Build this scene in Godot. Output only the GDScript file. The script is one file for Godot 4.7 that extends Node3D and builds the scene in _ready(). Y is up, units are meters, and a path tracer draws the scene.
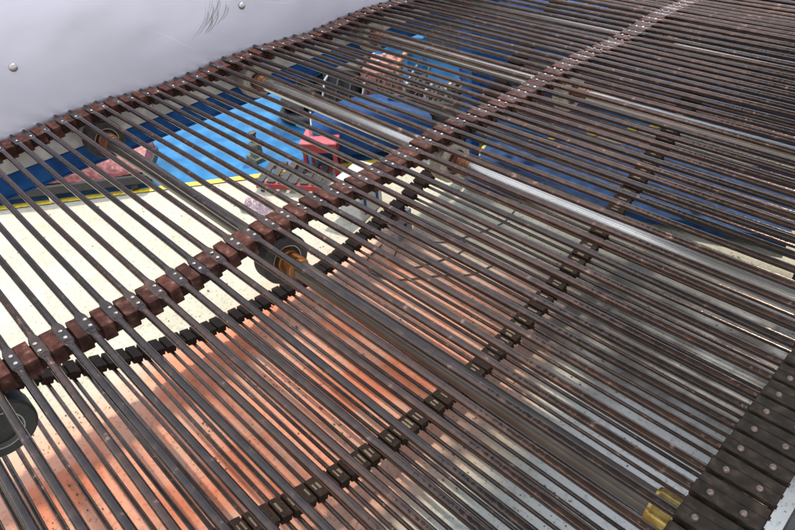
extends Node3D

# One unit U below is the camera's height above the rod web; x runs along the
# rods, h is the depth below the camera, z runs along the belts (far = -z).
const U := 0.85
const HG := 2.5
const PITCH := 0.059
const XA := -2.575
const XB := -1.35
const XC := -0.067
const XPANEL := -2.63
const SUN_AT := Vector3(-0.10, 0.83, -0.46)

var rng := RandomNumberGenerator.new()
var counts := {}
var M := {}

func V(x: float, h: float, z: float) -> Vector3:
	return Vector3(x * U, (HG - h) * U, z * U)

# ---------------------------------------------------------------- naming
func numbered(called: String, parent: Node) -> String:
	var key := str(parent.get_instance_id()) + called
	var n: int = counts.get(key, 0)
	counts[key] = n + 1
	return called if n == 0 else "%s_%03d" % [called, n]

func put(called: String, mesh: Mesh, m: Material, parent: Node = self) -> MeshInstance3D:
	var o := MeshInstance3D.new()
	o.mesh = mesh
	o.name = numbered(called, parent)
	if m:
		o.material_override = m
	parent.add_child(o, true)
	return o

func obj(called: String, st: SurfaceTool, m: Material, parent: Node = self) -> MeshInstance3D:
	return put(called, st.commit(), m, parent)

func tag(o: Node, label: String, category: String, group := "") -> void:
	o.set_meta("label", label)
	o.set_meta("category", category)
	if group != "":
		o.set_meta("group", group)

func thing(called: String, label: String, category: String, where := Vector3.ZERO, turn := 0.0, group := "") -> Node3D:
	var o := Node3D.new()
	o.name = numbered(called, self)
	add_child(o, true)
	o.position = where
	o.rotation.y = turn
	tag(o, label, category, group)
	return o

func structure(o: Node) -> void:
	o.set_meta("kind", "structure")

# ---------------------------------------------------------------- shapes
func begin() -> SurfaceTool:
	var st := SurfaceTool.new()
	st.begin(Mesh.PRIMITIVE_TRIANGLES)
	return st

func face(st: SurfaceTool, a: Vector3, b: Vector3, c: Vector3, d: Vector3, ua := Vector2(0, 0), ub := Vector2(1, 0), uc := Vector2(1, 1), ud := Vector2(0, 1)) -> void:
	# a b c d run clockwise seen from the front
	var n := (c - a).cross(b - a).normalized()
	for p in [[a, ua], [b, ub], [c, uc], [a, ua], [c, uc], [d, ud]]:
		st.set_normal(n)
		st.set_uv(p[1])
		st.add_vertex(p[0])

func tri(st: SurfaceTool, a: Vector3, b: Vector3, c: Vector3) -> void:
	var n := (c - a).cross(b - a).normalized()
	for p in [a, b, c]:
		st.set_normal(n)
		st.set_uv(Vector2(p.x, p.z))
		st.add_vertex(p)

# a box with chamfered edges
func box(st: SurfaceTool, xf: Transform3D, size: Vector3, bev := 0.002) -> void:
	var h := size * 0.5
	var b := minf(bev, minf(h.x, minf(h.y, h.z)) * 0.6)
	var i := h - Vector3(b, b, b)
	var quads := []
	for ax in 3:
		for s in [-1.0, 1.0]:
			var u := (ax + 1) % 3
			var v := (ax + 2) % 3
			var q := []
			for k in [[-1, -1], [1, -1], [1, 1], [-1, 1]]:
				var p := Vector3.ZERO
				p[ax] = s * h[ax]
				p[u] = k[0] * i[u]
				p[v] = k[1] * i[v]
				q.append(p)
			quads.append(q)
			# chamfer strips towards +u and -u
			for t in [-1.0, 1.0]:
				var e := []
				for k in [-1.0, 1.0]:
					var p2 := Vector3.ZERO
					p2[ax] = s * h[ax]
					p2[u] = t * i[u]
					p2[v] = k * i[v]
					e.append(p2)
				for k in [1.0, -1.0]:
					var p3 := Vector3.ZERO
					p3[ax] = s * i[ax]
					p3[u] = t * h[u]
					p3[v] = k * i[v]
					e.append(p3)
				quads.append(e)
	for q in quads:
		var c: Vector3 = (q[0] + q[1] + q[2] + q[3]) * 0.25
		var n: Vector3 = (q[2] - q[0]).cross(q[1] - q[0])
		var a: Vector3 = xf * q[0]
		var bb: Vector3 = xf * q[1]
		var cc: Vector3 = xf * q[2]
		var d: Vector3 = xf * q[3]
		if n.dot(c) > 0:
			face(st, a, bb, cc, d)
		else:
			face(st, d, cc, bb, a)
	for sx in [-1.0, 1.0]:
		for sy in [-1.0, 1.0]:
			for sz in [-1.0, 1.0]:
				var p := [xf * Vector3(sx * h.x, sy * i.y, sz * i.z), xf * Vector3(sx * i.x, sy * h.y, sz * i.z), xf * Vector3(sx * i.x, sy * i.y, sz * h.z)]
				if sx * sy * sz > 0:
					tri(st, p[0], p[2], p[1])
				else:
					tri(st, p[0], p[1], p[2])

func bx(c: Vector3, size: Vector3, bev := 0.002, turn := 0.0) -> SurfaceTool:
	var st := begin()
	box(st, Transform3D(Basis(Vector3.UP, turn), c), size, bev)
	return st

# rings of points joined into a skin; closed ring, smooth
func skin(st: SurfaceTool, rings: Array, caps := true) -> void:
	var n: int = rings[0].size()
	var norms := []
	for i in rings.size():
		var row := PackedVector3Array()
		for j in n:
			var a: Vector3 = rings[i][(j + 1) % n] - rings[i][(j - 1 + n) % n]
			var b: Vector3 = rings[mini(i + 1, rings.size() - 1)][j] - rings[maxi(i - 1, 0)][j]
			row.append(a.cross(b).normalized())
		norms.append(row)
	for i in rings.size() - 1:
		for j in n:
			var k := (j + 1) % n
			for q in [[i, j], [i + 1, k], [i, k], [i, j], [i + 1, j], [i + 1, k]]:
				st.set_normal(norms[q[0]][q[1]])
				st.set_uv(Vector2(float(q[1]) / n, float(q[0]) / rings.size()))
				st.add_vertex(rings[q[0]][q[1]])
	if caps:
		for e in [0, rings.size() - 1]:
			var c := Vector3.ZERO
			for p in rings[e]:
				c += p
			c /= n
			for j in n:
				if e == 0:
					tri(st, c, rings[e][j], rings[e][(j + 1) % n])
				else:
					tri(st, c, rings[e][(j + 1) % n], rings[e][j])

func tube(st: SurfaceTool, pts: Array, r: float, sides := 8) -> void:
	var rings := []
	var up := Vector3.UP
	for i in pts.size():
		var t: Vector3 = (pts[mini(i + 1, pts.size() - 1)] - pts[maxi(i - 1, 0)]).normalized()
		if absf(t.dot(up)) > 0.95:
			up = Vector3.RIGHT if absf(t.x) < 0.8 else Vector3.BACK
		var a := t.cross(up).normalized()
		var b := a.cross(t).normalized()
		up = b
		var ring := []
		for k in sides:
			var g := -TAU * k / sides
			ring.append(pts[i] + (a * cos(g) + b * sin(g)) * r)
		rings.append(ring)
	skin(st, rings)

# a lathe about the local x axis; profile of (x, r), hard edges where repeated
func lathe(st: SurfaceTool, xf: Transform3D, prof: Array, sides := 32) -> void:
	for i in prof.size() - 1:
		var p: Vector2 = prof[i]
		var q: Vector2 = prof[i + 1]
		var d := q - p
		if d.length() < 1e-6:
			continue
		var nn := Vector2(-d.y, d.x).normalized()   # (axial, radial)
		for k in sides:
			var g0 := TAU * k / sides
			var g1 := TAU * (k + 1) / sides
			var vs := []
			for e in [[p, g0], [q, g0], [q, g1], [p, g0], [q, g1], [p, g1]]:
				var s: Vector2 = e[0]
				var g: float = e[1]
				vs.append([Vector3(s.x, s.y * cos(g), s.y * sin(g)), Vector3(nn.x, nn.y * cos(g), nn.y * sin(g))])
			for e in vs:
				st.set_normal((xf.basis * e[1]).normalized())
				st.set_uv(Vector2(e[0].x, e[0].z))
				st.add_vertex(xf * e[0])

func lat(prof: Array, sides := 32, xf := Transform3D.IDENTITY) -> SurfaceTool:
	var st := begin()
	lathe(st, xf, prof, sides)
	return st

# a prism over a plan outline (Vector2 x, z), from y0 up to y1
func prism(outline: PackedVector2Array, y0: float, y1: float) -> SurfaceTool:
	var st := begin()
	var pts := outline.duplicate()
	if not Geometry2D.is_polygon_clockwise(pts):
		pts.reverse()
	var idx := Geometry2D.triangulate_polygon(pts)
	for i in range(0, idx.size(), 3):
		var a: Vector2 = pts[idx[i]]
		var b: Vector2 = pts[idx[i + 1]]
		var c: Vector2 = pts[idx[i + 2]]
		if (b - a).cross(c - a) < 0:
			var s := b
			b = c
			c = s
		tri(st, Vector3(a.x, y1, a.y), Vector3(b.x, y1, b.y), Vector3(c.x, y1, c.y))
		tri(st, Vector3(a.x, y0, a.y), Vector3(c.x, y0, c.y), Vector3(b.x, y0, b.y))
	var mid := Vector2.ZERO
	for p in pts:
		mid += p / pts.size()
	for i in pts.size():
		var p: Vector2 = pts[i]
		var q: Vector2 = pts[(i + 1) % pts.size()]
		var a3 := Vector3(p.x, y0, p.y)
		var b3 := Vector3(q.x, y0, q.y)
		var c3 := Vector3(q.x, y1, q.y)
		var d3 := Vector3(p.x, y1, p.y)
		var n := (c3 - a3).cross(b3 - a3)
		if n.dot(Vector3((p.x + q.x) * 0.5 - mid.x, 0, (p.y + q.y) * 0.5 - mid.y)) > 0:
			face(st, a3, b3, c3, d3)
		else:
			face(st, d3, c3, b3, a3)
	return st

# ---------------------------------------------------------------- materials
func noise_tex(freq: float, ramp: Array, sd: int, oct := 4, size := 512, kind := FastNoiseLite.TYPE_SIMPLEX_SMOOTH) -> NoiseTexture2D:
	var n := FastNoiseLite.new()
	n.noise_type = kind
	n.seed = sd
	n.frequency = freq
	n.fractal_octaves = oct
	var t := NoiseTexture2D.new()
	t.width = size
	t.height = size
	t.seamless = true
	t.noise = n
	var g := Gradient.new()
	var off := PackedFloat32Array()
	var col := PackedColorArray()
	for r in ramp:
		off.append(r[0])
		col.append(r[1])
	g.offsets = off
	g.colors = col
	t.color_ramp = g
	return t

func bump_tex(freq: float, strength: float, sd: int, oct := 4, size := 512) -> NoiseTexture2D:
	var n := FastNoiseLite.new()
	n.seed = sd
	n.frequency = freq
	n.fractal_octaves = oct
	var t := NoiseTexture2D.new()
	t.width = size
	t.height = size
	t.seamless = true
	t.noise = n
	t.as_normal_map = true
	t.bump_strength = strength
	return t

func lin(r: float, g: float, b: float) -> Color:
	return Color(r, g, b).linear_to_srgb()

func mat(ramp: Array, freq: float, rough: float, metal := 0.0, scale := 1.0, sd := 1, bump := 0.0, bfreq := 0.03) -> StandardMaterial3D:
	var m := StandardMaterial3D.new()
	m.albedo_texture = noise_tex(freq, ramp, sd)
	m.roughness = rough
	m.metallic = metal
	m.uv1_triplanar = true
	m.uv1_world_triplanar = true
	m.uv1_scale = Vector3.ONE * scale
	if bump > 0:
		m.normal_enabled = true
		m.normal_scale = 1.0
		m.normal_texture = bump_tex(bfreq, bump, sd + 50)
	return m

func plain(c: Color, rough: float, metal := 0.0) -> StandardMaterial3D:
	var m := StandardMaterial3D.new()
	m.albedo_color = c
	m.roughness = rough
	m.metallic = metal
	return m

func make_materials() -> void:
	# worn rods: polished dark steel with brown rust bloom
	var tones := [[0.060, 0.042, 0.035], [0.051, 0.039, 0.034], [0.068, 0.046, 0.037], [0.046, 0.037, 0.033]]
	for i in 4:
		var a: Array = tones[i]
		var m := mat([[0.1, lin(a[0] * 0.8, a[1] * 0.78, a[2] * 0.77)], [0.45, lin(a[0], a[1], a[2])], [0.66, lin(a[0] * 1.25, a[1] * 1.12, a[2] * 1.06)], [0.76, lin(a[0] * 1.5, a[1] * 1.25, a[2] * 1.15)], [0.84, lin(a[0] * 1.6, a[1] * 1.4, a[2] * 1.3)], [0.9, lin(a[0] * 4.0, a[1] * 3.8, a[2] * 3.6)]], 0.018, 0.21, 0.82, 2.4, 10 + i, 0.6, 0.05)
		m.roughness_texture = noise_tex(0.03, [[0.3, Color(0.75, 0.75, 0.75)], [0.7, Color(1.25, 1.25, 1.25).clamp()]], 30 + i)
		M["rod%d" % i] = m
	for i in 3:
		var k: float = [1.0, 0.78, 1.25][i]
		M["block%d" % i] = mat([[0.25, lin(0.022 * k, 0.007 * k, 0.005 * k)], [0.5, lin(0.036 * k, 0.0125 * k, 0.009 * k)], [0.72, lin(0.055 * k, 0.021 * k, 0.015 * k)], [0.92, lin(0.10 * k, 0.055 * k, 0.044 * k)]], 0.012, 0.55, 0.0, 5.0, 40 + i, 1.2, 0.05)
	M.belt = mat([[0.3, lin(0.012, 0.006, 0.005)], [0.7, lin(0.028, 0.014, 0.010)]], 0.03, 0.75, 0.0, 6.0, 60, 3.0)
	M.pad = mat([[0.3, lin(0.009, 0.0055, 0.004)], [0.62, lin(0.018, 0.010, 0.007)], [0.85, lin(0.045, 0.03, 0.02)]], 0.03, 0.7, 0.0, 8.0, 61, 3.0)
	M.worn = mat([[0.3, lin(0.03, 0.021, 0.014)], [0.55, lin(0.085, 0.06, 0.036)], [0.85, lin(0.22, 0.17, 0.105)]], 0.06, 0.5, 0.3, 9.0, 62, 3.0)
	M.cleat = mat([[0.25, lin(0.013, 0.010, 0.007)], [0.55, lin(0.020, 0.0145, 0.010)], [0.85, lin(0.036, 0.026, 0.018)]], 0.012, 0.68, 0.0, 6.0, 63, 2.5)
	for k in ["block0", "block1", "block2", "belt", "pad", "cleat"]:
		M[k].metallic_specular = 0.22
	M.rivet = plain(lin(0.30, 0.275, 0.26), 0.4, 0.8)
	M.bolt = mat([[0.3, lin(0.07, 0.045, 0.035)], [0.7, lin(0.17, 0.125, 0.10)]], 0.05, 0.45, 0.5, 12.0, 64)
	M.shaft = mat([[0.25, lin(0.09, 0.074, 0.063)], [0.6, lin(0.12, 0.10, 0.087)], [0.85, lin(0.16, 0.14, 0.122)]], 0.008, 0.32, 0.75, 1.2, 65)
	M.shaft_bright = mat([[0.25, lin(0.38, 0.36, 0.33)], [0.85, lin(0.52, 0.49, 0.45)]], 0.008, 0.24, 0.9, 1.2, 89)
	M.tyre = mat([[0.3, lin(0.012, 0.010, 0.009)], [0.7, lin(0.028, 0.023, 0.020)]], 0.02, 0.7, 0.0, 6.0, 66, 2.0)
	M.tan = mat([[0.3, lin(0.17, 0.15, 0.115)], [0.7, lin(0.32, 0.285, 0.22)]], 0.03, 0.7, 0.0, 6.0, 67, 2.0)
	M.rust = mat([[0.25, lin(0.05, 0.016, 0.008)], [0.5, lin(0.10, 0.034, 0.013)], [0.8, lin(0.17, 0.07, 0.03)]], 0.02, 0.6, 0.2, 6.0, 68, 1.0)
	M.bronze = mat([[0.25, lin(0.16, 0.055, 0.015)], [0.8, lin(0.30, 0.13, 0.04)]], 0.015, 0.4, 0.6, 4.0, 90, 0.4)
	M.ring = plain(lin(0.30, 0.27, 0.24), 0.4, 0.6)
	M.brass = mat([[0.3, lin(0.30, 0.19, 0.05)], [0.7, lin(0.52, 0.37, 0.13)]], 0.02, 0.25, 0.9, 3.0, 69, 0.4)
	M.greyrail = mat([[0.3, lin(0.30, 0.30, 0.29)], [0.5, lin(0.37, 0.37, 0.36)], [0.75, lin(0.44, 0.43, 0.41)]], 0.01, 0.5, 0.1, 2.0, 70)
	M.blue = mat([[0.25, lin(0.005, 0.036, 0.12)], [0.55, lin(0.007, 0.05, 0.165)], [0.8, lin(0.012, 0.068, 0.20)]], 0.012, 0.65, 0.0, 1.5, 71)
	M.bluefloor = mat([[0.25, lin(0.010, 0.075, 0.18)], [0.55, lin(0.014, 0.098, 0.225)], [0.8, lin(0.022, 0.118, 0.25)], [0.95, lin(0.05, 0.14, 0.25)]], 0.010, 0.6, 0.0, 0.9, 72)
	M.navy = mat([[0.3, lin(0.005, 0.022, 0.065)], [0.7, lin(0.009, 0.038, 0.11)]], 0.012, 0.7, 0.0, 1.5, 88)
	for k in ["blue", "bluefloor", "navy"]:
		M[k].metallic_specular = 0.25
	M.yellow = mat([[0.22, lin(0.28, 0.22, 0.07)], [0.45, lin(0.46, 0.33, 0.015)], [0.8, lin(0.52, 0.38, 0.02)]], 0.03, 0.6, 0.0, 2.0, 73)
	M.maroon = mat([[0.3, lin(0.09, 0.018, 0.02)], [0.6, lin(0.17, 0.04, 0.042)], [0.8, lin(0.33, 0.13, 0.12)]], 0.02, 0.5, 0.0, 3.0, 74, 1.5)
	M.black = mat([[0.3, lin(0.006, 0.006, 0.006)], [0.7, lin(0.013, 0.012, 0.011)]], 0.02, 0.6, 0.0, 4.0, 75, 1.5)
	M.cream = mat([[0.3, lin(0.55, 0.50, 0.36)], [0.7, lin(0.70, 0.66, 0.52)]], 0.03, 0.6, 0.0, 4.0, 76)
	M.red = mat([[0.3, lin(0.14, 0.007, 0.009)], [0.7, lin(0.21, 0.015, 0.018)]], 0.03, 0.45, 0.0, 4.0, 77, 0.8)
	M.pink = mat([[0.3, lin(0.26, 0.04, 0.055)], [0.7, lin(0.33, 0.06, 0.075)]], 0.03, 0.45, 0.0, 4.0, 78, 0.8)
	M.casting = mat([[0.3, lin(0.12, 0.04, 0.03)], [0.7, lin(0.28, 0.11, 0.085)]], 0.03, 0.6, 0.0, 5.0, 79, 2.0)
	M.green = mat([[0.3, lin(0.03, 0.035, 0.025)], [0.7, lin(0.09, 0.10, 0.07)]], 0.03, 0.6, 0.0, 5.0, 80, 2.0)
	M.white = mat([[0.3, lin(0.26, 0.26, 0.25)], [0.7, lin(0.34, 0.34, 0.33)]], 0.03, 0.45, 0.0, 3.0, 81)
	M.steel = mat([[0.3, lin(0.20, 0.20, 0.20)], [0.7, lin(0.38, 0.37, 0.36)]], 0.03, 0.42, 0.6, 4.0, 82, 1.0)
	M.dark = mat([[0.3, lin(0.014, 0.013, 0.013)], [0.6, lin(0.03, 0.028, 0.026)], [0.8, lin(0.06, 0.05, 0.045)]], 0.02, 0.6, 0.1, 2.0, 83, 1.5)
	M.cable = plain(lin(0.02, 0.02, 0.02), 0.6)
	M.copper = mat([[0.3, lin(0.35, 0.14, 0.06)], [0.7, lin(0.6, 0.3, 0.16)]], 0.03, 0.4, 0.7, 6.0, 84)
	M.shade_plate = mat([[0.3, lin(0.25, 0.24, 0.23)], [0.7, lin(0.38, 0.37, 0.35)]], 0.02, 0.6, 0.2, 1.0, 85)
	M.rag = mat([[0.3, lin(0.04, 0.02, 0.03)], [0.5, lin(0.14, 0.07, 0.09)], [0.6, lin(0.45, 0.38, 0.40)], [0.8, lin(0.6, 0.52, 0.55)]], 0.04, 0.9, 0.0, 9.0, 86, 3.0)
	M.crumb = mat([[0.3, lin(0.04, 0.028, 0.02)], [0.7, lin(0.14, 0.085, 0.055)]], 0.05, 0.95, 0.0, 8.0, 87)

# bright summer haze: pale horizon, bluer zenith, a wide glow around the sun
func hazy_sky(towards: Vector3) -> ImageTexture:
	var w := 256
	var h := 128
	var img := Image.create(w, h, false, Image.FORMAT_RGBF)
	for j in h:
		var up := (0.5 - (j + 0.5) / h) * PI
		for i in w:
			var az := ((i + 0.5) / w - 0.5) * TAU
			var d := Vector3(sin(az) * cos(up), sin(up), -cos(az) * cos(up))
			var t := pow(clampf(1.0 - d.y, 0.0, 1.0), 3.0)
			var c := Vector3(0.24, 0.30, 0.41).lerp(Vector3(0.66, 0.70, 0.74), t)
			var ang := rad_to_deg(acos(clampf(d.dot(towards), -1.0, 1.0)))
			c += Vector3(1.0, 0.96, 0.89) * (2.4 * exp(-ang / 11.0) + 0.75 * exp(-ang / 34.0))
			if d.y < 0.0:
				c = Vector3(0.34, 0.33, 0.31)
			img.set_pixel(i, j, Color(c.x, c.y, c.z))
	return ImageTexture.create_from_image(img)

# ---------------------------------------------------------------- floor
func make_floor() -> void:
	# the near floor as one textured sheet: pale worn concrete, painted with orange bounce glow
	# under the web, skylit paleness and a shaded patch further right
	var x0 := -7.2
	var x1 := 1.6
	var z0 := -6.4
	var z1 := 2.4
	var n := 1024
	var nz := FastNoiseLite.new()
	nz.seed = 5
	nz.frequency = 0.012
	nz.fractal_octaves = 5
	var a := nz.get_image(n, n, false, false, false).get_data()
	nz.seed = 9
	nz.frequency = 0.035
	var b := nz.get_image(n, n, false, false, false).get_data()
	nz.seed = 14
	nz.frequency = 0.005
	var c := nz.get_image(n, n, false, false, false).get_data()
	nz.seed = 21
	nz.frequency = 0.16
	nz.fractal_octaves = 2
	var d := nz.get_image(n, n, false, false, false).get_data()
	var out := PackedByteArray()
	out.resize(n * n * 3)
	for j in n:
		var z := z0 + (z1 - z0) * j / n
		for i in n:
			var x := x0 + (x1 - x0) * i / n
			var k := j * n + i
			var fa := a[k] / 255.0 - 0.5
			var fb := b[k] / 255.0 - 0.5
			var fc := c[k] / 255.0 - 0.5
			var fd := d[k] / 255.0 - 0.5
			var r := 0.275 + fa * 0.06 + fb * 0.06
			var g := 0.265 + fa * 0.06 + fb * 0.06
			var bl := 0.215 + fa * 0.06 + fb * 0.06
			# orange bounce light painted as a lane beneath the web, denser patches in it
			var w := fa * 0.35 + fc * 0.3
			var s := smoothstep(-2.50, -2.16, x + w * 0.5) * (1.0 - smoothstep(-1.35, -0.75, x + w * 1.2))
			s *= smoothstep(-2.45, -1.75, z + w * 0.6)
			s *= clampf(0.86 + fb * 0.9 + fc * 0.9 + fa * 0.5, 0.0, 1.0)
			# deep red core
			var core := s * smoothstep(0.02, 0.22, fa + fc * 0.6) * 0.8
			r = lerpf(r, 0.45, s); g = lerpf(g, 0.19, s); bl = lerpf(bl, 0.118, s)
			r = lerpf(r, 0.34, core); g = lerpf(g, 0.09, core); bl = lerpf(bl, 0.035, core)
			# right floor: skylight painted as paler concrete, then shade painted dark
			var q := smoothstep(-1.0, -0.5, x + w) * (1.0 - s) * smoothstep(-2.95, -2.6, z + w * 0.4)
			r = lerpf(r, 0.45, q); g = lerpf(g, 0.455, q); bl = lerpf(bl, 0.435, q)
			var floor_shade := smoothstep(-1.75, -1.15, x + w) * smoothstep(-1.55, -2.0, z + w * 0.5) * smoothstep(-2.9, -2.55, z + w * 0.4)
			floor_shade = clampf(floor_shade * (0.85 + fb), 0.0, 1.0)
			r = lerpf(r, 0.075, floor_shade); g = lerpf(g, 0.064, floor_shade); bl = lerpf(bl, 0.054, floor_shade)
			# specks
			var sp := smoothstep(0.17, 0.30, fd) * 0.2
			r *= 1.0 - sp; g *= 1.0 - sp * 1.05; bl *= 1.0 - sp * 1.1
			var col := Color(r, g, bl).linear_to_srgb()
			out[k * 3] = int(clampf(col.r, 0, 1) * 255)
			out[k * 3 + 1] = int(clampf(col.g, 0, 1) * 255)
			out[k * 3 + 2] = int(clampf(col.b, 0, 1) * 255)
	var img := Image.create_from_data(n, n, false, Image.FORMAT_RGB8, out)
	img.generate_mipmaps()
	var m := StandardMaterial3D.new()
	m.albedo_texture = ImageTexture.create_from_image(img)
	m.roughness = 0.85
	m.detail_enabled = true
	m.detail_blend_mode = BaseMaterial3D.BLEND_MODE_MUL
	m.detail_uv_layer = BaseMaterial3D.DETAIL_UV_2
	m.detail_albedo = noise_tex(0.09, [[0.0, Color(0.50, 0.48, 0.45)], [0.18, Color(0.76, 0.74, 0.71)], [0.25, Color(0.96, 0.96, 0.95)], [0.4, Color(1, 1, 1)]], 91, 4)
	var st := begin()
	var t := 9.0
	for v in [[x0, z0], [x1, z0], [x1, z1], [x0, z0], [x1, z1], [x0, z1]]:
		st.set_normal(Vector3.UP)
		st.set_uv(Vector2((v[0] - x0) / (x1 - x0), (v[1] - z0) / (z1 - z0)))
		st.set_uv2(Vector2(v[0], v[1]) * t / 8.8)
		st.add_vertex(Vector3(v[0], 0.0, v[1]))
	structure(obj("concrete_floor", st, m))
	var g2 := mat([[0.3, lin(0.25, 0.24, 0.20)], [0.7, lin(0.31, 0.30, 0.25)]], 0.02, 0.9, 0.0, 0.5, 92)
	st = begin()
	face(st, Vector3(-150, -0.004, -150), Vector3(150, -0.004, -150), Vector3(150, -0.004, 150), Vector3(-150, -0.004, 150))
	structure(obj("ground", st, g2))

# blue painted floor bay behind the yellow line
func make_painted_bay() -> void:
	var p := Vector2(-4.67, -1.30) * U
	var d := Vector2(0.6, -0.8)
	var o := Vector2(-0.8, -0.6)
	var st := begin()
	var q := [p - d * 5.0, p + d * 9.0, p + d * 9.0 + o * 6.0, p - d * 5.0 + o * 6.0]
	face(st, Vector3(q[3].x, 0.004, q[3].y), Vector3(q[2].x, 0.004, q[2].y), Vector3(q[1].x, 0.004, q[1].y), Vector3(q[0].x, 0.004, q[0].y))
	structure(obj("blue_floor_paint", st, M.bluefloor))
	st = begin()
	var e := o * 0.055
	q = [p - d * 5.0, p + d * 9.0, p + d * 9.0 + e, p - d * 5.0 + e]
	face(st, Vector3(q[3].x, 0.008, q[3].y), Vector3(q[2].x, 0.008, q[2].y), Vector3(q[1].x, 0.008, q[1].y), Vector3(q[0].x, 0.008, q[0].y))
	structure(obj("yellow_floor_line", st, M.yellow))

# ---------------------------------------------------------------- the rod web
func up_h(z: float) -> float:
	var s := sin(PI * z / 0.75)
	return 0.988 + 0.018 * s * s

func rod_mesh(sd: int) -> ArrayMesh:
	var r := RandomNumberGenerator.new()
	r.seed = sd
	var rad := 0.0094 * U
	var xs := []
	var x := -2.605
	while x < -0.10:
		xs.append(x)
		x += 0.11
	for c in [XA, XB]:
		for e in [-0.062, -0.05, -0.04, -0.032, -0.022, 0.0, 0.022, 0.032, 0.04, 0.05, 0.062]:
			xs.append(c + e)
	xs.append(-0.02)
	xs.sort()
	var keep := [xs[0]]
	for v in xs:
		if v - keep.back() > 0.004:
			keep.append(v)
	var b1 := r.randf_range(-0.005, 0.005)
	var b2 := r.randf_range(-0.003, 0.003)
	var ph := r.randf_range(0, TAU)
	var rings := []
	for v in keep:
		var f := 0.0
		for c in [XA, XB]:
			f = maxf(f, 1.0 - smoothstep(0.030, 0.052, absf(v - c)))
		var hw := lerpf(rad, 0.0142 * U, f)
		var hh := lerpf(rad, 0.0042 * U, f)
		var pw := lerpf(1.0, 0.45, f)
		var yy := b2 * sin(v * 2.6 + ph)
		var zz := b1 * sin(v * 1.9 + ph * 2.0)
		var ring := []
		for k in 14:
			var g := TAU * k / 14
			var cz := cos(g)
			var sy := sin(g)
			ring.append(Vector3(v * U, yy + hh * signf(sy) * pow(absf(sy), pw), zz + hw * signf(cz) * pow(absf(cz), pw)))
		rings.append(ring)
	var st := begin()
	skin(st, rings)
	return st.commit()

# the hanging return run: points (z, h)
var low_pts := [[1.15, 1.30], [0.75, 1.52], [0.35, 1.78], [-0.05, 2.02], [-0.45, 2.20], [-0.85, 2.32], [-1.29, 2.375], [-1.72, 2.385], [-2.28, 2.28], [-2.70, 2.15], [-3.2, 1.90], [-3.7, 1.60], [-4.1, 1.34]]

func low_curve() -> Curve3D:
	var c := Curve3D.new()
	for i in low_pts.size():
		var p := V(0, low_pts[i][1], low_pts[i][0])
		var a := V(0, low_pts[maxi(i - 1, 0)][1], low_pts[maxi(i - 1, 0)][0])
		var b := V(0, low_pts[mini(i + 1, low_pts.size() - 1)][1], low_pts[mini(i + 1, low_pts.size() - 1)][0])
		var t := (b - a) / 6.0
		c.add_point(p, -t, t)
	return c

func sweep_belt(path: Array, xc: float, width: float, off: float, thick: float) -> SurfaceTool:
	# rectangular strip along a path in the yz plane
	var st := begin()
	for i in path.size() - 1:
		var p: Vector3 = path[i]
		var q: Vector3 = path[i + 1]
		var np := _path_normal(path, i)
		var nq := _path_normal(path, i + 1)
		var l := Vector3((xc - width * 0.5) * U, 0, 0)
		var rr := Vector3((xc + width * 0.5) * U, 0, 0)
		var p1 := p + np * off
		var q1 := q + nq * off
		var p0 := p + np * (off - thick)
		var q0 := q + nq * (off - thick)
		face(st, q1 + l, q1 + rr, p1 + rr, p1 + l)
		face(st, q0 + rr, q0 + l, p0 + l, p0 + rr)
		face(st, p1 + rr, q1 + rr, q0 + rr, p0 + rr)
		face(st, q1 + l, p1 + l, p0 + l, q0 + l)
	return st

func _path_normal(path: Array, i: int) -> Vector3:
	var t: Vector3 = (path[mini(i + 1, path.size() - 1)] - path[maxi(i - 1, 0)]).normalized()
	var n := Vector3(0, t.z, -t.y)
	return n if n.y > 0 else -n

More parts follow.
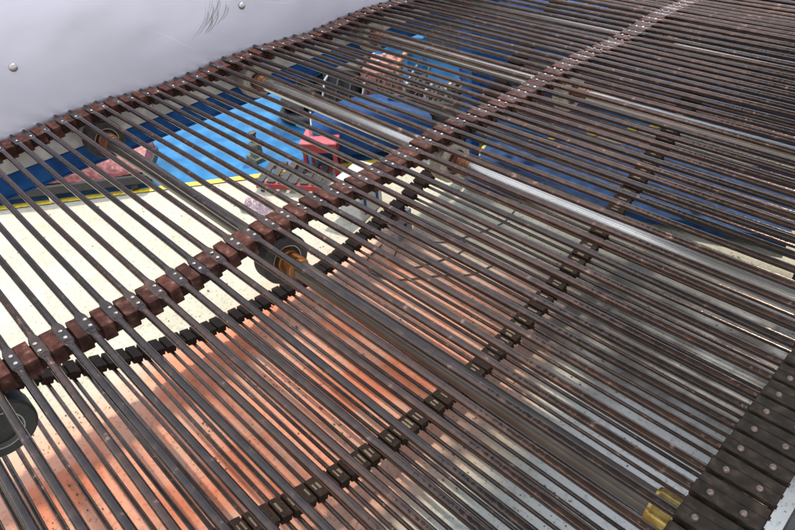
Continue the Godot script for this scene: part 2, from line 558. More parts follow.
func make_web() -> void:
	var web := thing("rod_web_conveyor", "brown rusty rod web conveyor filling the view, steel rods riveted across rubber belts", "conveyor")
	var rods := []
	for i in 8:
		rods.append(rod_mesh(100 + i))
	var blk := bx(Vector3.ZERO, Vector3(0.080, 0.047, 0.0305) * U, 0.0014).commit()
	var riv := begin()
	lathe(riv, Transform3D(Basis(Vector3.BACK, PI / 2), Vector3.ZERO), [Vector2(-0.0005, 0.0042), Vector2(0.0008, 0.0042), Vector2(0.0018, 0.003), Vector2(0.0022, 0.0)], 10)
	var rivet := riv.commit()
	# upper run
	var path := []
	var z := 0.80
	var zs := []
	while z > -4.4:
		zs.append(z)
		z -= PITCH
	for k in range(0, 110):
		var zz := 0.86 - k * 0.049
		path.append(V(0, up_h(zz), zz))
	var bh := begin()
	lathe(bh, Transform3D(Basis(Vector3.BACK, PI / 2), Vector3.ZERO), [Vector2(-0.001, 0.0052), Vector2(0.0022, 0.0049), Vector2(0.0040, 0.0036), Vector2(0.0048, 0.0)], 12)
	var bolt := bh.commit()
	var plate := bx(Vector3.ZERO, Vector3(0.112, 0.020, 0.0265) * U, 0.0015).commit()
	var pblock := bx(Vector3.ZERO, Vector3(0.110, 0.030, 0.0225) * U, 0.0015).commit()
	for i in zs.size():
		var zi: float = zs[i]
		var slope := atan2(up_h(zi + 0.01) - up_h(zi - 0.01), 0.02)
		var o := put("rod", rods[rng.randi() % 8], M["rod%d" % (rng.randi() % 4)], web)
		o.position = V(0, up_h(zi), zi) + Vector3(0, rng.randf_range(-0.0012, 0.0012), rng.randf_range(-0.0022, 0.0022))
		o.rotation = Vector3(slope, rng.randf_range(-0.0024, 0.0024), rng.randf_range(-0.001, 0.001))
		for c in [XB - 0.0155, XB + 0.0155, XA + 0.012]:
			var rv := put("rivet", rivet, M.rivet, o)
			rv.position = Vector3(c * U, 0.0042 * U, rng.randf_range(-0.0006, 0.0006))
			rv.rotation = Vector3(rng.randf_range(-0.15, 0.15), 0, rng.randf_range(-0.15, 0.15))
		var zb := zi - PITCH * 0.5
		for c in [XA, XB]:
			var bk := put("lug_block", blk, M["block%d" % (rng.randi() % 3)], web)
			bk.position = V(c, up_h(zb) + 0.0185, zb) + Vector3(rng.randf_range(-0.0012, 0.0012), rng.randf_range(-0.0008, 0.0008), rng.randf_range(-0.0008, 0.0008))
			bk.rotation = Vector3(slope, rng.randf_range(-0.02, 0.02), rng.randf_range(-0.02, 0.02))
		if zi > -2.6:
			var pl := put("cleat_plate", plate, M.cleat, web)
			pl.position = V(XC, up_h(zi) - 0.008, zi) + Vector3(rng.randf_range(-0.001, 0.001), 0, 0)
			pl.rotation = Vector3(slope, rng.randf_range(-0.012, 0.012), rng.randf_range(-0.012, 0.012))
			for s in [-0.0285, 0.0255]:
				var bt := put("bolt_head", bolt, M.bolt, pl)
				bt.position = Vector3(s * U, 0.010 * U, rng.randf_range(-0.001, 0.001))
				bt.rotation = Vector3(rng.randf_range(-0.2, 0.2), 0, rng.randf_range(-0.2, 0.2))
			var zc := zi - 0.0258
			var pb := put("lug_block", pblock, M.cleat, web)
			pb.position = V(XC, up_h(zi) - 0.001, zc) + Vector3(rng.randf_range(-0.001, 0.001), 0, 0)
			pb.rotation = Vector3(slope, rng.randf_range(-0.012, 0.012), 0)
	for c in [XA, XB]:
		obj("belt", sweep_belt(path, c, 0.064, -0.006 * U, 0.030 * U), M.belt, web)
	obj("belt", sweep_belt(path, XC, 0.112, -0.018 * U, 0.02 * U), M.belt, web)
	# return run
	var cv := low_curve()
	var ln := cv.get_baked_length()
	var lp := []
	var s := 0.0
	while s < ln:
		lp.append(cv.sample_baked(s, true))
		s += PITCH * U
	var pad := bx(Vector3.ZERO, Vector3(0.102, 0.040, 0.0475) * U, 0.002).commit()
	var wp := bx(Vector3.ZERO, Vector3(0.056, 0.003, 0.0125) * U, 0.0008).commit()
	for i in lp.size():
		var p: Vector3 = lp[i]
		var nrm := _path_normal(lp, i)
		var tilt := atan2(nrm.z, nrm.y)
		var o := put("rod", rods[rng.randi() % 8], M["rod%d" % (rng.randi() % 4)], web)
		o.position = p + Vector3(0, 0, rng.randf_range(-0.004, 0.004))
		o.rotation = Vector3(tilt, rng.randf_range(-0.002, 0.002), rng.randf_range(-0.001, 0.001))
		for c in [XA, XB]:
			var pd := put("belt_pad", pad, M.pad, web)
			pd.position = p + nrm * 0.021 * U + Vector3(c * U + rng.randf_range(-0.002, 0.002), 0, 0)
			pd.rotation = Vector3(tilt, rng.randf_range(-0.03, 0.03), 0)
			if c == XB:
				for t in [-0.0095, 0.0105]:
					if rng.randf() < 0.85:
						var w := put("worn_patch", wp, M.worn, pd)
						w.position = Vector3(rng.randf_range(-0.004, 0.004), 0.0202 * U, t * U)
						w.scale = Vector3(rng.randf_range(0.5, 1.0), 1, rng.randf_range(0.5, 1.0))
	for c in [XA, XB, XC]:
		obj("belt", sweep_belt(lp, c, 0.07, 0.026 * U, 0.016 * U), M.belt, web)

# ---------------------------------------------------------------- rollers and shafts
func make_wheel(parent: Node3D, x: float, face_mat: Material, hub_mat: Material, hub := true) -> void:
	var o := x * U
	var k := U
	var w := 0.030 * k
	obj("roller_tyre", lat([Vector2(o - w, 0.046 * k), Vector2(o - w, 0.073 * k), Vector2(o - w * 0.8, 0.079 * k), Vector2(o + w * 0.8, 0.079 * k), Vector2(o + w, 0.073 * k), Vector2(o + w, 0.050 * k), Vector2(o + w * 0.5, 0.047 * k)], 40), face_mat, parent)
	obj("roller_disc", lat([Vector2(o - w * 0.5, 0.0), Vector2(o - w * 0.5, 0.048 * k), Vector2(o + w * 0.55, 0.048 * k), Vector2(o + w * 0.55, 0.0)], 40), face_mat, parent)
	obj("snap_ring", lat([Vector2(o + w * 0.5, 0.049 * k), Vector2(o + w * 1.06, 0.0495 * k), Vector2(o + w * 1.06, 0.047 * k), Vector2(o + w * 0.5, 0.0465 * k)], 40), M.ring, parent)
	if hub:
		obj("hub", lat([Vector2(o + w * 0.5, 0.036 * k), Vector2(o + w * 1.3, 0.036 * k), Vector2(o + w * 1.4, 0.033 * k), Vector2(o + w * 2.4, 0.033 * k), Vector2(o + w * 2.5, 0.035 * k), Vector2(o + w * 2.9, 0.035 * k), Vector2(o + w * 2.95, 0.0305 * k), Vector2(o + w * 3.3, 0.0295 * k), Vector2(o + w * 3.3, 0.02 * k)], 36), hub_mat, parent)

func make_rollers() -> void:
	var info := [
		["bare steel roller shaft with rust brown hub and brass collar, nearest one under the web", M.tyre, M.tyre, 0.0275],
		["polished bright roller shaft between tan wheels, next beyond the brass collared shaft", M.tan, M.tan, 0.0275],
		["third roller shaft back with a bright highlight, beyond the tan wheels", M.tan, M.tan, 0.0275],
		["farthest roller shaft in the dark under the far rods", M.tyre, M.tyre, 0.0275]]
	for i in 4:
		var a: Array = info[i]
		var t := thing("roller_shaft", a[0], "roller shaft", V(0, 1.114, -0.748 - 0.75 * i), 0.0, "roller shafts carrying the rod web")
		var r: float = a[3] * U
		obj("shaft", lat([Vector2(-2.66 * U, 0), Vector2(-2.66 * U, r), Vector2(-0.06 * U, r), Vector2(-0.06 * U, 0)], 36), M.shaft if i == 0 else M.shaft_bright, t)
		make_wheel(t, XA, a[1], M.rust)
		make_wheel(t, XB, a[2], M.bronze if i == 0 else M.rust)
		obj("collar", lat([Vector2(-0.178 * U, r), Vector2(-0.178 * U, 0.037 * U), Vector2(-0.172 * U, 0.039 * U), Vector2(-0.132 * U, 0.039 * U), Vector2(-0.128 * U, 0.036 * U), Vector2(-0.128 * U, r)], 36), M.brass, t)
		obj("end_roller", lat([Vector2(-0.10 * U, r), Vector2(-0.10 * U, 0.074 * U), Vector2(-0.03 * U, 0.074 * U), Vector2(-0.03 * U, r)], 30), M.tyre, t)
	var w := thing("idler_wheel", "black idler wheel with a thin pale ring under the belt at left edge", "wheel", V(0, 1.115, 0.065))
	make_wheel(w, XB + 0.01, M.black, M.black, false)
	obj("axle_stub", lat([Vector2((XB - 0.12) * U, 0.0), Vector2((XB - 0.12) * U, 0.02 * U), Vector2((XB - 0.02) * U, 0.02 * U)], 20), M.shaft, w)

# ---------------------------------------------------------------- panel and frame
func make_panel() -> void:
	var p := thing("galvanised_sheet", "pale grey galvanised steel side panel with scratches above the left belt", "panel", V(XPANEL, 1.02, 0))
	var n := 2048
	var img := Image.create(n, 512, false, Image.FORMAT_RGB8)
	var nz := FastNoiseLite.new()
	nz.seed = 3
	nz.frequency = 0.006
	nz.fractal_octaves = 5
	var a := nz.get_image(n, 512, false, false, false)
	nz.seed = 8
	nz.frequency = 0.03
	var b := nz.get_image(n, 512, false, false, false)
	for j in 512:
		for i in n:
			var f := a.get_pixel(i, j).r - 0.5
			var g := b.get_pixel(i, j).r - 0.5
			var v := 0.385 + f * 0.03 + g * 0.02
			var low := smoothstep(0.88, 1.0, j / 512.0)
			v -= low * clampf(0.01 + g * 0.16 + f * 0.08, 0.0, 0.10)
			img.set_pixel(i, j, Color(v * 1.0, v * 0.955, v * 1.08).linear_to_srgb())
	# scuff: u along z (far to near), v from top to bottom; real size 4.4 U by 1.15 U
	var zt := -4.2
	var len := 5.2
	var hgt := 0.82
	var r := RandomNumberGenerator.new()
	r.seed = 77
	for k in 15:
		var zz := -1.372 - k * 0.0078 + r.randf_range(-0.002, 0.002)
		var h0 := r.randf_range(0.70, 0.79) + (0.03 if k < 4 else 0.0)
		var h1 := r.randf_range(0.84, 0.885) - 0.0016 * k
		var ink := r.randf_range(0.35, 0.75)
		for s in 220:
			var f := s / 219.0
			var hh := lerpf(h0, h1, f)
			var px := int((zz - 0.01 + 0.10 * f * f * (h1 - h0) / 0.1 - zt) / len * n)
			var py := int((hh - (1.02 - hgt)) / hgt * 512)
			var al := ink * smoothstep(0.0, 0.25, f) * (1.0 - smoothstep(0.8, 1.0, f)) * (0.75 + 0.25 * sin(s * 0.7 + k * 2.0))
			for w in 2 + k % 2:
				if px + w >= 0 and px + w < n and py >= 0 and py < 512:
					var old := img.get_pixel(px + w, py)
					img.set_pixel(px + w, py, old.lerp(Color(0.36, 0.34, 0.33), al * (0.5 if w == 0 else 0.9) * 0.35))
	# two thin bright scratches
	for sc in [[-1.104, 0.78, -1.30, 0.93, 0.0], [-1.64, 0.80, -1.85, 0.86, 0.4]]:
		for s in 400:
			var f := s / 399.0
			var px := int((lerpf(sc[0], sc[2], f) - zt) / len * n)
			var py := int((lerpf(sc[1], sc[3], f) - (1.02 - hgt)) / hgt * 512)
			img.set_pixel(px, py, img.get_pixel(px, py).lerp(Color(0.86, 0.80, 0.80), 0.22 * sin(PI * f)))
	img.generate_mipmaps()
	var m := StandardMaterial3D.new()
	m.albedo_texture = ImageTexture.create_from_image(img)
	m.roughness = 0.25
	m.metallic = 0.6
	m.normal_enabled = true
	m.normal_texture = bump_tex(0.004, 1.5, 33, 2)
	m.normal_scale = 0.2
	var st := begin()
	var cols := 60
	var rows := 18
	var wn := FastNoiseLite.new()
	wn.seed = 12
	wn.frequency = 0.9
	var pt := func(i: int, j: int, back: float) -> Vector3:
		var zz := zt + len * i / cols
		var f := 1.0 - float(j) / rows
		var hh := f * hgt
		# bottom edge is a little wavy, the sheet leans out and bulges slightly
		var lean := 0.12 * hh
		var wob := wn.get_noise_2d(zz * 1.2, hh * 1.5) * 0.010
		return Vector3((-lean + wob * (0.3 + hh)) * U - back, hh * U + wn.get_noise_2d(zz * 2.0, 9.0) * 0.008 * (1.0 - f * 0.9), zz * U)
	for back in [0.0, 0.004]:
		for i in cols:
			for j in rows:
				for q in ([[i, j], [i + 1, j], [i + 1, j + 1], [i, j], [i + 1, j + 1], [i, j + 1]] if back == 0.0 else [[i, j], [i + 1, j + 1], [i + 1, j], [i, j], [i, j + 1], [i + 1, j + 1]]):
					st.set_uv(Vector2(float(q[0]) / cols, float(q[1]) / rows))
					st.set_smooth_group(0)
					st.add_vertex(pt.call(q[0], q[1], back))
	st.generate_normals()
	st.generate_tangents()
	obj("sheet_metal", st, m, p)
	obj("sun_gap_strip", bx(Vector3(-0.045 * U, -0.022 * U, (zt + len * 0.5) * U), Vector3(0.115 * U, 0.006, len * U), 0.001), m, p)  # strip added to block sun between the sheet and the rail
	for bz in [[-0.558, 0.776], [-1.556, 0.802], [-2.55, 0.80], [0.45, 0.78]]:
		var hh: float = 1.02 - bz[1]
		var bs := begin()
		lathe(bs, Transform3D(Basis(Vector3.BACK, 0.12), Vector3.ZERO), [Vector2(-0.006, 0.0), Vector2(0.0, 0.0130), Vector2(0.003, 0.0125), Vector2(0.0055, 0.0105), Vector2(0.0075, 0.007), Vector2(0.0085, 0.003), Vector2(0.0087, 0.0)], 20)
		var bo := obj("panel_bolt", bs, M.rivet, p)
		bo.position = Vector3((-0.12 * hh + 0.002) * U, hh * U, bz[0] * U)

func make_side_frame() -> void:
	var f := thing("support_rail", "blue and grey painted frame rail running below the left belt", "frame", V(-2.70, 0, 0))
	f.position.y = 0
	var z0 := -4.2
	var z1 := 0.9
	var yc := func(h: float) -> float: return (HG - h) * U
	obj("grey_rail", bx(Vector3(0, yc.call(1.10), (z0 + z1) * 0.5 * U), Vector3(0.02, 0.125 * U, (z1 - z0) * U), 0.002), M.greyrail, f)
	obj("blue_rail", bx(Vector3(-0.002, yc.call(1.205), (z0 + z1) * 0.5 * U), Vector3(0.03, 0.085 * U, (z1 - z0) * U), 0.003), M.blue, f)
	obj("blue_flange", bx(Vector3(-0.012, yc.call(1.2535), (z0 + z1) * 0.5 * U), Vector3(0.05, 0.01 * U, (z1 - z0) * U), 0.002), M.blue, f)
	for zz in [-0.45, -1.02, -1.32, -2.1, 0.2]:
		var b := lat([Vector2(0.010, 0.009), Vector2(0.015, 0.0085), Vector2(0.017, 0.006), Vector2(0.018, 0.0)], 6)
		var o := obj("rail_bolt", b, M.rivet, f)
		o.position = Vector3(0.0, yc.call(1.10 if zz < -0.9 else 1.20), zz * U)
	# post that carries the rail
	for zz in [-3.3, 0.75]:
		obj("post", bx(Vector3(-0.05, yc.call(1.87), zz * U), Vector3(0.08, 1.22 * U, 0.08), 0.004), M.blue, f)

func make_right_beam() -> void:
	var t := thing("right_beam", "dark steel frame beam along the outer edge of the right belt", "beam", V(0.0175, 1.0, 0))
	obj("web_plate", bx(Vector3(0.018, -0.05 * U, -0.9 * U), Vector3(0.04, 0.12 * U, 4.0 * U), 0.004), M.dark, t)
	obj("top_flange", bx(Vector3(0.045, 0.017 * U, -0.9 * U), Vector3(0.10, 0.012 * U, 4.0 * U), 0.003), M.dark, t)
	for k in 9:
		var b := begin()
		lathe(b, Transform3D(Basis(Vector3.BACK, PI / 2), Vector3.ZERO), [Vector2(0, 0.012), Vector2(0.008, 0.012), Vector2(0.01, 0.009), Vector2(0.01, 0.0)], 6)
		var o := obj("flange_bolt", b, M.steel, t)
		o.position = Vector3(0.02, 0.023 * U, (0.1 - k * 0.13) * U)

func make_shade_deck() -> void:
	# unseen deck added above the machine to shade the right half of the web
	var t := thing("added_shade_deck", "unseen steel plate deck on posts added high above the web for shade", "shade_cover")
	var y := (HG + 1.6) * U
	var x0 := -1.445 * U
	var x1 := -0.16 * U
	var z0 := -4.63 * U
	var z1 := 6.0 * U
	var xm := (x0 + x1) * 0.5
	var nn := 9
	for i in nn:
		var l := (z1 - z0) / nn
		obj("deck_plate", bx(Vector3(xm, y, z0 + l * (i + 0.5)), Vector3(x1 - x0, 0.008, l - 0.002), 0.002), M.shade_plate, t)
	for x in [x0 + 0.03, x1 - 0.03]:
		obj("edge_beam", bx(Vector3(x, y - 0.075, (z0 + z1) * 0.5), Vector3(0.06, 0.14, z1 - z0), 0.004), M.steel, t)
	for zz in [2.2, 5.6]:
		for x in [x0 + 0.03, x1 - 0.03]:
			obj("post", bx(Vector3(x, (y - 0.145) * 0.5, zz * U), Vector3(0.10, y - 0.145, 0.10), 0.005), M.steel, t)

# ---------------------------------------------------------------- things on the floor
func make_clutter() -> void:
	var d := Vector2(0.6, -0.8)
	var yaw := atan2(-d.y, d.x)      # local x along the yellow line
	# low maroon machine with black skirt on castors
	var t := thing("low_trolley", "low maroon covered trolley with black skirt beside the yellow floor line", "trolley", V(-5.28, HG, -1.10), yaw)
	obj("skirt", bx(Vector3(0, 0.10, 0.10), Vector3(1.35, 0.07, 0.42), 0.01), M.black, t)
	var lid := begin()
	var rings := []
	for i in 13:
		var f := i / 12.0
		var x := lerpf(-0.66, 0.66, f)
		var hgt := 0.19 * pow(sin(PI * clampf(f, 0.03, 0.97)), 0.35)
		var ring := []
		for k in 16:
			var g := TAU * k / 16
			ring.append(Vector3(x, 0.14 + maxf(0.0, sin(g)) * hgt + (0.01 * sin(x * 9.0 + k)), 0.10 - cos(g) * 0.20))
		rings.append(ring)
	skin(lid, rings)
	obj("cover", lid, M.maroon, t)
	for s in [[-0.55, 0.26], [0.02, 0.28], [0.55, 0.26], [-0.55, -0.06], [0.55, -0.06]]:
		obj("castor", lat([Vector2(-0.02, 0), Vector2(-0.02, 0.032), Vector2(0.02, 0.032), Vector2(0.02, 0)], 16, Transform3D(Basis(Vector3.UP, 0.4), Vector3(s[0], 0.034, s[1]))), M.cream if s[0] == 0.02 else M.black, t)
	# red stool
	t = thing("red_stool", "red steel stool with a top coloured pink for sunlight on the yellow floor line", "stool", V(-3.70, HG, -2.62), yaw - 0.25)
	obj("seat", bx(Vector3(0, 0.245, 0), Vector3(0.25, 0.02, 0.22), 0.006), M.pink, t)  # sunlight on the seat is put into its pink colour
	obj("apron", bx(Vector3(0, 0.205, 0), Vector3(0.235, 0.058, 0.205), 0.004), M.red, t)
	for s in [[-1, -1], [1, -1], [-1, 1], [1, 1]]:
		obj("leg", bx(Vector3(s[0] * 0.10, 0.088, s[1] * 0.085), Vector3(0.026, 0.174, 0.026), 0.003), M.red, t)
	# slatted dolly
	t = thing("slatted_dolly", "black slatted dolly with a red frame on the floor before the red stool", "dolly", V(-3.72, HG, -2.33), yaw - 0.35)
	obj("frame", bx(Vector3(0, 0.05, -0.125), Vector3(0.44, 0.04, 0.03), 0.003), M.red, t)
	obj("frame", bx(Vector3(0, 0.05, 0.125), Vector3(0.44, 0.04, 0.03), 0.003), M.red, t)
	for k in 6:
		obj("slat", bx(Vector3(-0.19 + k * 0.076, 0.078, 0), Vector3(0.052, 0.012, 0.27), 0.002), M.black, t)
	for s in [[-0.18, -0.125], [0.18, -0.125], [-0.18, 0.125], [0.18, 0.125]]:
		obj("castor", lat([Vector2(-0.01, 0), Vector2(-0.01, 0.015), Vector2(0.01, 0.015), Vector2(0.01, 0)], 12, Transform3D(Basis.IDENTITY, Vector3(s[0], 0.015, s[1]))), M.black, t)
	# bottle jack
	t = thing("bottle_jack", "small olive bottle jack standing left of the red stool", "jack", V(-4.28, HG, -2.36))
	obj("base", bx(Vector3(0, 0.02, 0), Vector3(0.13, 0.04, 0.11), 0.006), M.green, t)
	obj("cylinder", lat([Vector2(0.04, 0.045), Vector2(0.13, 0.045), Vector2(0.145, 0.035), Vector2(0.145, 0)], 20, Transform3D(Basis(Vector3.BACK, PI / 2), Vector3.ZERO)), M.green, t)
	obj("ram", lat([Vector2(0.14, 0.02), Vector2(0.20, 0.02), Vector2(0.20, 0.028), Vector2(0.215, 0.028), Vector2(0.215, 0)], 16, Transform3D(Basis(Vector3.BACK, PI / 2), Vector3.ZERO)), M.dark, t)
	# white box with blue trim
	t = thing("white_equipment_box", "white box with blue straps on the floor beneath the middle belt", "box", V(-3.02, HG, -2.40), yaw + 0.9)
	obj("case", bx(Vector3(0, 0.13, 0), Vector3(0.24, 0.26, 0.16), 0.008), M.white, t)
	obj("lid", bx(Vector3(0, 0.268, 0), Vector3(0.246, 0.016, 0.166), 0.004), M.white, t)
	obj("blue_edge", bx(Vector3(0.0, 0.28, 0.06), Vector3(0.19, 0.012, 0.05), 0.003), M.blue, t)
	for s in [-0.07, 0.06]:
		obj("strap", bx(Vector3(s, 0.14, 0.082), Vector3(0.022, 0.2, 0.006), 0.002), M.blue, t)
	# grey control box
	t = thing("control_box", "small grey power box with red top and sockets right of white box", "box", V(-2.62, HG, -2.36), yaw + 0.9)
	obj("case", bx(Vector3(0, 0.075, 0), Vector3(0.16, 0.15, 0.12), 0.005), M.steel, t)
	obj("red_cap", bx(Vector3(-0.03, 0.157, 0), Vector3(0.09, 0.014, 0.10), 0.003), M.red, t)
	for s in [-0.04, 0.0, 0.04]:
		obj("socket", lat([Vector2(0.0, 0.013), Vector2(0.006, 0.013), Vector2(0.006, 0.0)], 14, Transform3D(Basis(Vector3.UP, -PI / 2), Vector3(s, 0.08, 0.060))), M.black, t)
	# cables curling over the floor
	for cdef in [[[[-2.5, -2.25], [-2.4, -2.12], [-2.28, -2.15], [-2.2, -2.3], [-2.15, -2.5], [-2.25, -2.6], [-2.35, -2.5]], "thin black cable curling from the grey power box across pale floor"], [[[-2.6, -2.2], [-2.55, -2.02], [-2.42, -1.95], [-2.25, -2.02], [-2.1, -2.2], [-1.95, -2.35], [-1.9, -2.55]], "long thin black cable looping nearest the middle belt on the floor"], [[[-2.5, -2.4], [-2.3, -2.5], [-2.15, -2.9], [-2.2, -3.3], [-1.9, -3.4]], "short black cable trailing away behind the grey power box"]]:
		var cv := Curve3D.new()
		var raw: Array = cdef[0]
		for i in raw.size():
			var p := V(raw[i][0], HG, raw[i][1]) + Vector3(0, 0.007, 0)
			var a := V(raw[maxi(i - 1, 0)][0], HG, raw[maxi(i - 1, 0)][1])
			var b := V(raw[mini(i + 1, raw.size() - 1)][0], HG, raw[mini(i + 1, raw.size() - 1)][1])
			cv.add_point(p, (a - b) / 6.0, (b - a) / 6.0)
		var st := begin()
		tube(st, Array(cv.tessellate(4, 3)), 0.004, 8)
		tag(obj("cable", st, M.cable), cdef[1], "cable", "cables on the floor")
	# crumpled rag
	var rg := begin()
	var wn := FastNoiseLite.new()
	wn.seed = 4
	wn.frequency = 16.0
	var rr := []
	for i in 14:
		var row := []
		for j in 18:
			var u := i / 13.0
			var g := TAU * j / 18
			var ra := 0.115 * (1.0 - u) * (1.0 + 0.45 * sin(g * 3.0 + 1.0) * 0.5)
			var p := Vector3(cos(g) * ra * 1.2, 0.0, -sin(g) * ra * 0.8)
			p.y = maxf(0.004, 0.03 * sin(u * PI * 0.5) + wn.get_noise_2d(p.x, p.z) * 0.07 + 0.015)
			row.append(p)
		rr.append(row)
	skin(rg, rr, false)
	var rag := obj("rag", rg, M.rag)
	rag.position = V(-3.66, HG, -1.94)
	tag(rag, "crumpled purple and white rag on pale floor near the yellow line", "rag")

func make_far_machine() -> void:
	# blue cross structure under the right of the web
	var t := thing("blue_platform", "dark blue steel platform under the right half of the web", "platform", Vector3.ZERO)
	var o := PackedVector2Array()
	for p in [[-2.62, -3.06], [-1.50, -3.46], [-0.64, -3.76], [-0.80, -4.62], [-2.3, -4.16], [-2.85, -3.62]]:
		o.append(Vector2(p[0], p[1]) * U)
	obj("deck", prism(o, 0.04 * U, 0.10 * U), M.navy, t)
	for p in [[-2.5, -3.3], [-0.8, -3.95], [-1.6, -3.62]]:
		obj("foot", bx(V(p[0], HG - 0.02, p[1]), Vector3(0.07, 0.04 * U, 0.07), 0.003), M.navy, t)
	# curved blue hood to the left
	t = thing("blue_hood", "curved blue sheet metal hood standing behind the red stool", "hood", V(-3.60, HG, -3.06), atan2(0.8, 0.6))
	var rings := []
	for i in 12:
		var f := i / 11.0
		var ring := []
		var x := lerpf(-0.40, 0.40, f)
		for k in 20:
			var g := TAU * k / 20
			var ex := signf(cos(g)) * pow(absf(cos(g)), 0.6)
			var ey := signf(sin(g)) * pow(absf(sin(g)), 0.6)
			var hs := 0.12 + 0.06 * sin(PI * f * 0.9 + 0.2)
			ring.append(Vector3(x, hs + 0.04 + ey * hs, -ex * 0.17))
		rings.append(ring)
	var st := begin()
	skin(st, rings)
	M.deepblue = mat([[0.3, lin(0.004, 0.026, 0.085)], [0.7, lin(0.006, 0.036, 0.12)], [0.9, lin(0.03, 0.045, 0.08)]], 0.015, 0.6, 0.0, 2.0, 93)
	M.deepblue.metallic_specular = 0.25
	obj("shell", st, M.deepblue, t)
	obj("edge_strip", bx(Vector3(-0.405, 0.17, 0), Vector3(0.012, 0.26, 0.28), 0.003), M.steel, t)
	obj("handle", bx(Vector3(0.2, 0.40, 0.0), Vector3(0.14, 0.02, 0.03), 0.004), M.black, t)
	# black corrugated hose coil
	t = thing("corrugated_hose", "black corrugated hose coiled on the blue floor left of the hood", "hose", V(-4.55, HG, -3.22))
	for k in 6:
		var hs := begin()
		var pts := []
		for i in 90:
			var g := TAU * i / 90.0 * 0.93
			pts.append(Vector3(cos(g + k) * (0.27 - k * 0.025), 0.06 + k * 0.085 + 0.03 * sin(g * 2.0 + k), sin(g + k) * (0.24 - k * 0.02)))
		var rows := []
		for i in pts.size():
			var tt: Vector3 = (pts[mini(i + 1, 89)] - pts[maxi(i - 1, 0)]).normalized()
			var a := tt.cross(Vector3.UP).normalized()
			var rad := 0.045 if i % 2 == 0 else 0.034
			var ring := []
			for j in 10:
				var g := -TAU * j / 10
				ring.append(pts[i] + (a * cos(g) + Vector3.UP * sin(g)) * rad)
			rows.append(ring)
		skin(hs, rows)
		obj("coil", hs, M.black, t)
	# engine: black block, pink casting, blue upright, copper pipe, label plate
	t = thing("engine_unit", "black engine unit with salmon casting and copper pipe under the web", "engine", V(-3.98, HG, -3.50), 0.5)
	obj("block", bx(Vector3(-0.20, 0.32, 0.05), Vector3(0.26, 0.36, 0.36), 0.012), M.black, t)
	obj("base", bx(Vector3(0.05, 0.07, 0), Vector3(0.8, 0.14, 0.5), 0.01), M.dark, t)
	obj("casting", bx(Vector3(0.07, 0.34, 0.08), Vector3(0.24, 0.34, 0.30), 0.03), M.casting, t)
	for k in 3:
		obj("casting_rib", bx(Vector3(0.0 + k * 0.07, 0.34, 0.235), Vector3(0.02, 0.28, 0.02), 0.004), M.casting, t)
	for k in 6:
		obj("stud", lat([Vector2(0, 0.014), Vector2(0.018, 0.014), Vector2(0.018, 0)], 6, Transform3D(Basis(Vector3.BACK, PI / 2), Vector3(-0.01 + 0.08 * (k % 3), 0.512, 0.0 + 0.13 * (k / 3)))), M.steel, t)
	obj("upright", bx(Vector3(0.33, 0.38, 0.06), Vector3(0.12, 0.62, 0.10), 0.006), M.bluefloor, t)
	obj("label_plate", bx(Vector3(0.33, 0.22, 0.114), Vector3(0.08, 0.10, 0.006), 0.002), M.white, t)
	st = begin()
	tube(st, [Vector3(0.22, 0.1, 0.2), Vector3(0.22, 0.4, 0.2), Vector3(0.24, 0.55, 0.18), Vector3(0.30, 0.62, 0.12)], 0.02, 10)
	obj("pipe", st, M.copper, t)
	for k in 8:
		st = begin()
		var x := -0.36 + k * 0.1
		tube(st, [Vector3(x, 0.14, 0.24), Vector3(x + 0.03, 0.25, 0.30), Vector3(x + 0.06, 0.42, 0.26), Vector3(x + 0.1, 0.5, 0.1)], 0.011, 8)
		obj("hose", st, M.black if k % 3 else M.steel, t)
	# chain guard with many black links
	t = thing("drive_chain_guard", "dark drive unit with rows of small black links beside the engine", "drive unit", V(-3.25, HG, -3.55), 0.35)
	obj("case", bx(Vector3(0, 0.18, 0), Vector3(0.55, 0.36, 0.22), 0.01), M.dark, t)
	for k in 14:
		obj("link", bx(Vector3(-0.25 + k * 0.038, 0.40 + 0.03 * sin(k * 0.9), 0.02), Vector3(0.022, 0.07, 0.16), 0.004), M.steel if k % 4 == 0 else M.black, t)
	# blue tank far
	t = thing("blue_tank", "blue painted steel tank standing far under the web", "tank", V(-3.1, HG, -4.5), 0.3)
	obj("body", bx(Vector3(0, 0.45, 0), Vector3(1.0, 0.75, 0.4), 0.04), M.deepblue, t)
	for s in [-0.38, 0.38]:
		obj("band", bx(Vector3(s, 0.45, 0), Vector3(0.04, 0.77, 0.42), 0.01), M.dark, t)
		obj("foot", bx(Vector3(s, 0.0375, 0), Vector3(0.10, 0.075, 0.36), 0.005), M.dark, t)
	# dark hopper under the far end
	t = thing("dark_hopper", "large dark steel hopper under the far end of the web", "hopper", V(-2.9, HG, -6.6))
	obj("body", bx(Vector3(0, 0.55, 0), Vector3(6.0, 1.05, 2.6), 0.03), M.dark, t)
	for k in 8:
		obj("stiffener", bx(Vector3(-2.8 + k * 0.8, 0.55, 1.33), Vector3(0.06, 1.0, 0.05), 0.004), M.dark, t)
	obj("rim", bx(Vector3(0, 1.09, 0), Vector3(6.1, 0.05, 2.7), 0.008), M.blue, t)
	t = thing("blue_chassis", "dark navy steel chassis beam low under the far right of the web", "chassis", V(-1.3, HG, -4.95))
	obj("beam", bx(Vector3(0, 0.40 * U, 0), Vector3(2.3 * U, 0.62 * U, 0.16 * U), 0.012), M.navy, t)
	for k in 6:
		obj("rib", bx(Vector3((-1.0 + k * 0.4) * U, 0.40 * U, 0.09 * U), Vector3(0.04, 0.6 * U, 0.03), 0.004), M.navy, t)
	for s in [-1.0, 1.0]:
		obj("foot", bx(Vector3(s * U, 0.045 * U, 0), Vector3(0.14, 0.09 * U, 0.14), 0.004), M.dark, t)
	# dark crate right under the web
	M.soot = plain(lin(0.008, 0.008, 0.008), 0.8)
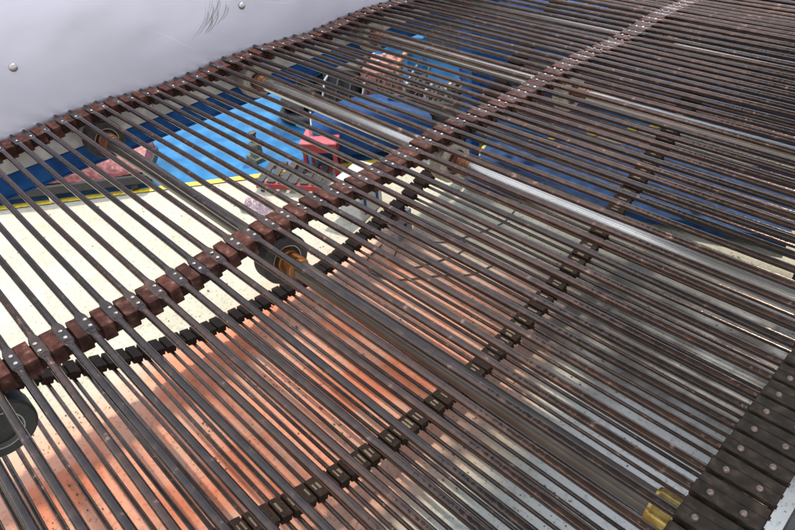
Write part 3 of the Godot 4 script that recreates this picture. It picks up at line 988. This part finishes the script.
	t = thing("dark_crate", "dark steel crate under the right belt at the photo's right edge", "crate", V(-0.30, HG, -3.80))
	obj("body", bx(Vector3(0.1, 0.22, 0), Vector3(0.5, 0.40, 0.9), 0.01), M.soot, t)
	obj("rim", bx(Vector3(0.1, 0.43, 0), Vector3(0.53, 0.03, 0.93), 0.005), M.black, t)

func make_crumbs() -> void:
	var base := begin()
	var r := RandomNumberGenerator.new()
	r.seed = 31
	var ico := SphereMesh.new()
	ico.radius = 0.5
	ico.height = 0.8
	ico.radial_segments = 6
	ico.rings = 3
	base = null
	var mm := MultiMesh.new()
	mm.transform_format = MultiMesh.TRANSFORM_3D
	mm.mesh = ico
	var n := 1500
	mm.instance_count = n
	var cl := []
	for k in 60:
		cl.append(Vector2(r.randf_range(-2.5, -0.2), r.randf_range(-3.2, 0.6)))
	for i in n:
		var p: Vector2
		if i % 3 == 0:
			p = Vector2(r.randf_range(-4.4, 0.1), r.randf_range(-4.0, 0.9))
		else:
			var c: Vector2 = cl[r.randi() % cl.size()]
			p = c + Vector2(r.randfn(0, 0.05), r.randfn(0, 0.05))
		var s := r.randf_range(0.003, 0.009) * (1.6 if r.randf() < 0.08 else 1.0)
		var b := Basis.from_euler(Vector3(r.randf() * 0.5, r.randf() * TAU, r.randf() * 0.5)).scaled(Vector3(s * r.randf_range(0.8, 2.0), s * 0.7, s))
		mm.set_instance_transform(i, Transform3D(b, Vector3(p.x, s * 0.2, p.y)))
	var o := MultiMeshInstance3D.new()
	o.multimesh = mm
	o.material_override = M.crumb
	o.name = "soil_crumbs"
	o.set_meta("kind", "stuff")
	tag(o, "dark soil crumbs scattered over the floor under the web", "soil")
	add_child(o)

# ---------------------------------------------------------------- main
func _ready() -> void:
	rng.seed = 4711
	var cam := Camera3D.new()
	cam.fov = 45.589
	cam.near = 0.02
	cam.far = 400.0
	cam.transform = Transform3D(Basis(Vector3(0.70188, -0.06438, -0.70938), Vector3(-0.40441, 0.78382, -0.47126), Vector3(0.58637, 0.61765, 0.52411)).orthonormalized(), V(0, 0, 0))
	add_child(cam)
	cam.current = true
	var env := Environment.new()
	env.background_mode = Environment.BG_SKY
	var sky := Sky.new()
	var sm := PanoramaSkyMaterial.new()
	sm.panorama = hazy_sky(SUN_AT.normalized())
	sm.energy_multiplier = 1.9
	sky.sky_material = sm
	env.sky = sky
	env.tonemap_mode = Environment.TONE_MAPPER_LINEAR
	env.tonemap_exposure = 2.1
	env.sdfgi_enabled = true
	env.ssao_enabled = true
	env.ssil_enabled = true
	var we := WorldEnvironment.new()
	we.environment = env
	add_child(we)
	var sun := DirectionalLight3D.new()
	sun.light_energy = 1.1
	sun.light_angular_distance = 2.2
	sun.light_color = Color(1.0, 0.95, 0.87)
	sun.shadow_enabled = true
	add_child(sun)
	sun.look_at_from_position(SUN_AT * 20.0, Vector3.ZERO, Vector3.UP)

	make_materials()
	make_floor()
	make_painted_bay()
	make_web()
	make_panel()
	make_side_frame()
	make_rollers()
	make_right_beam()
	make_shade_deck()
	make_clutter()
	make_far_machine()
	make_crumbs()
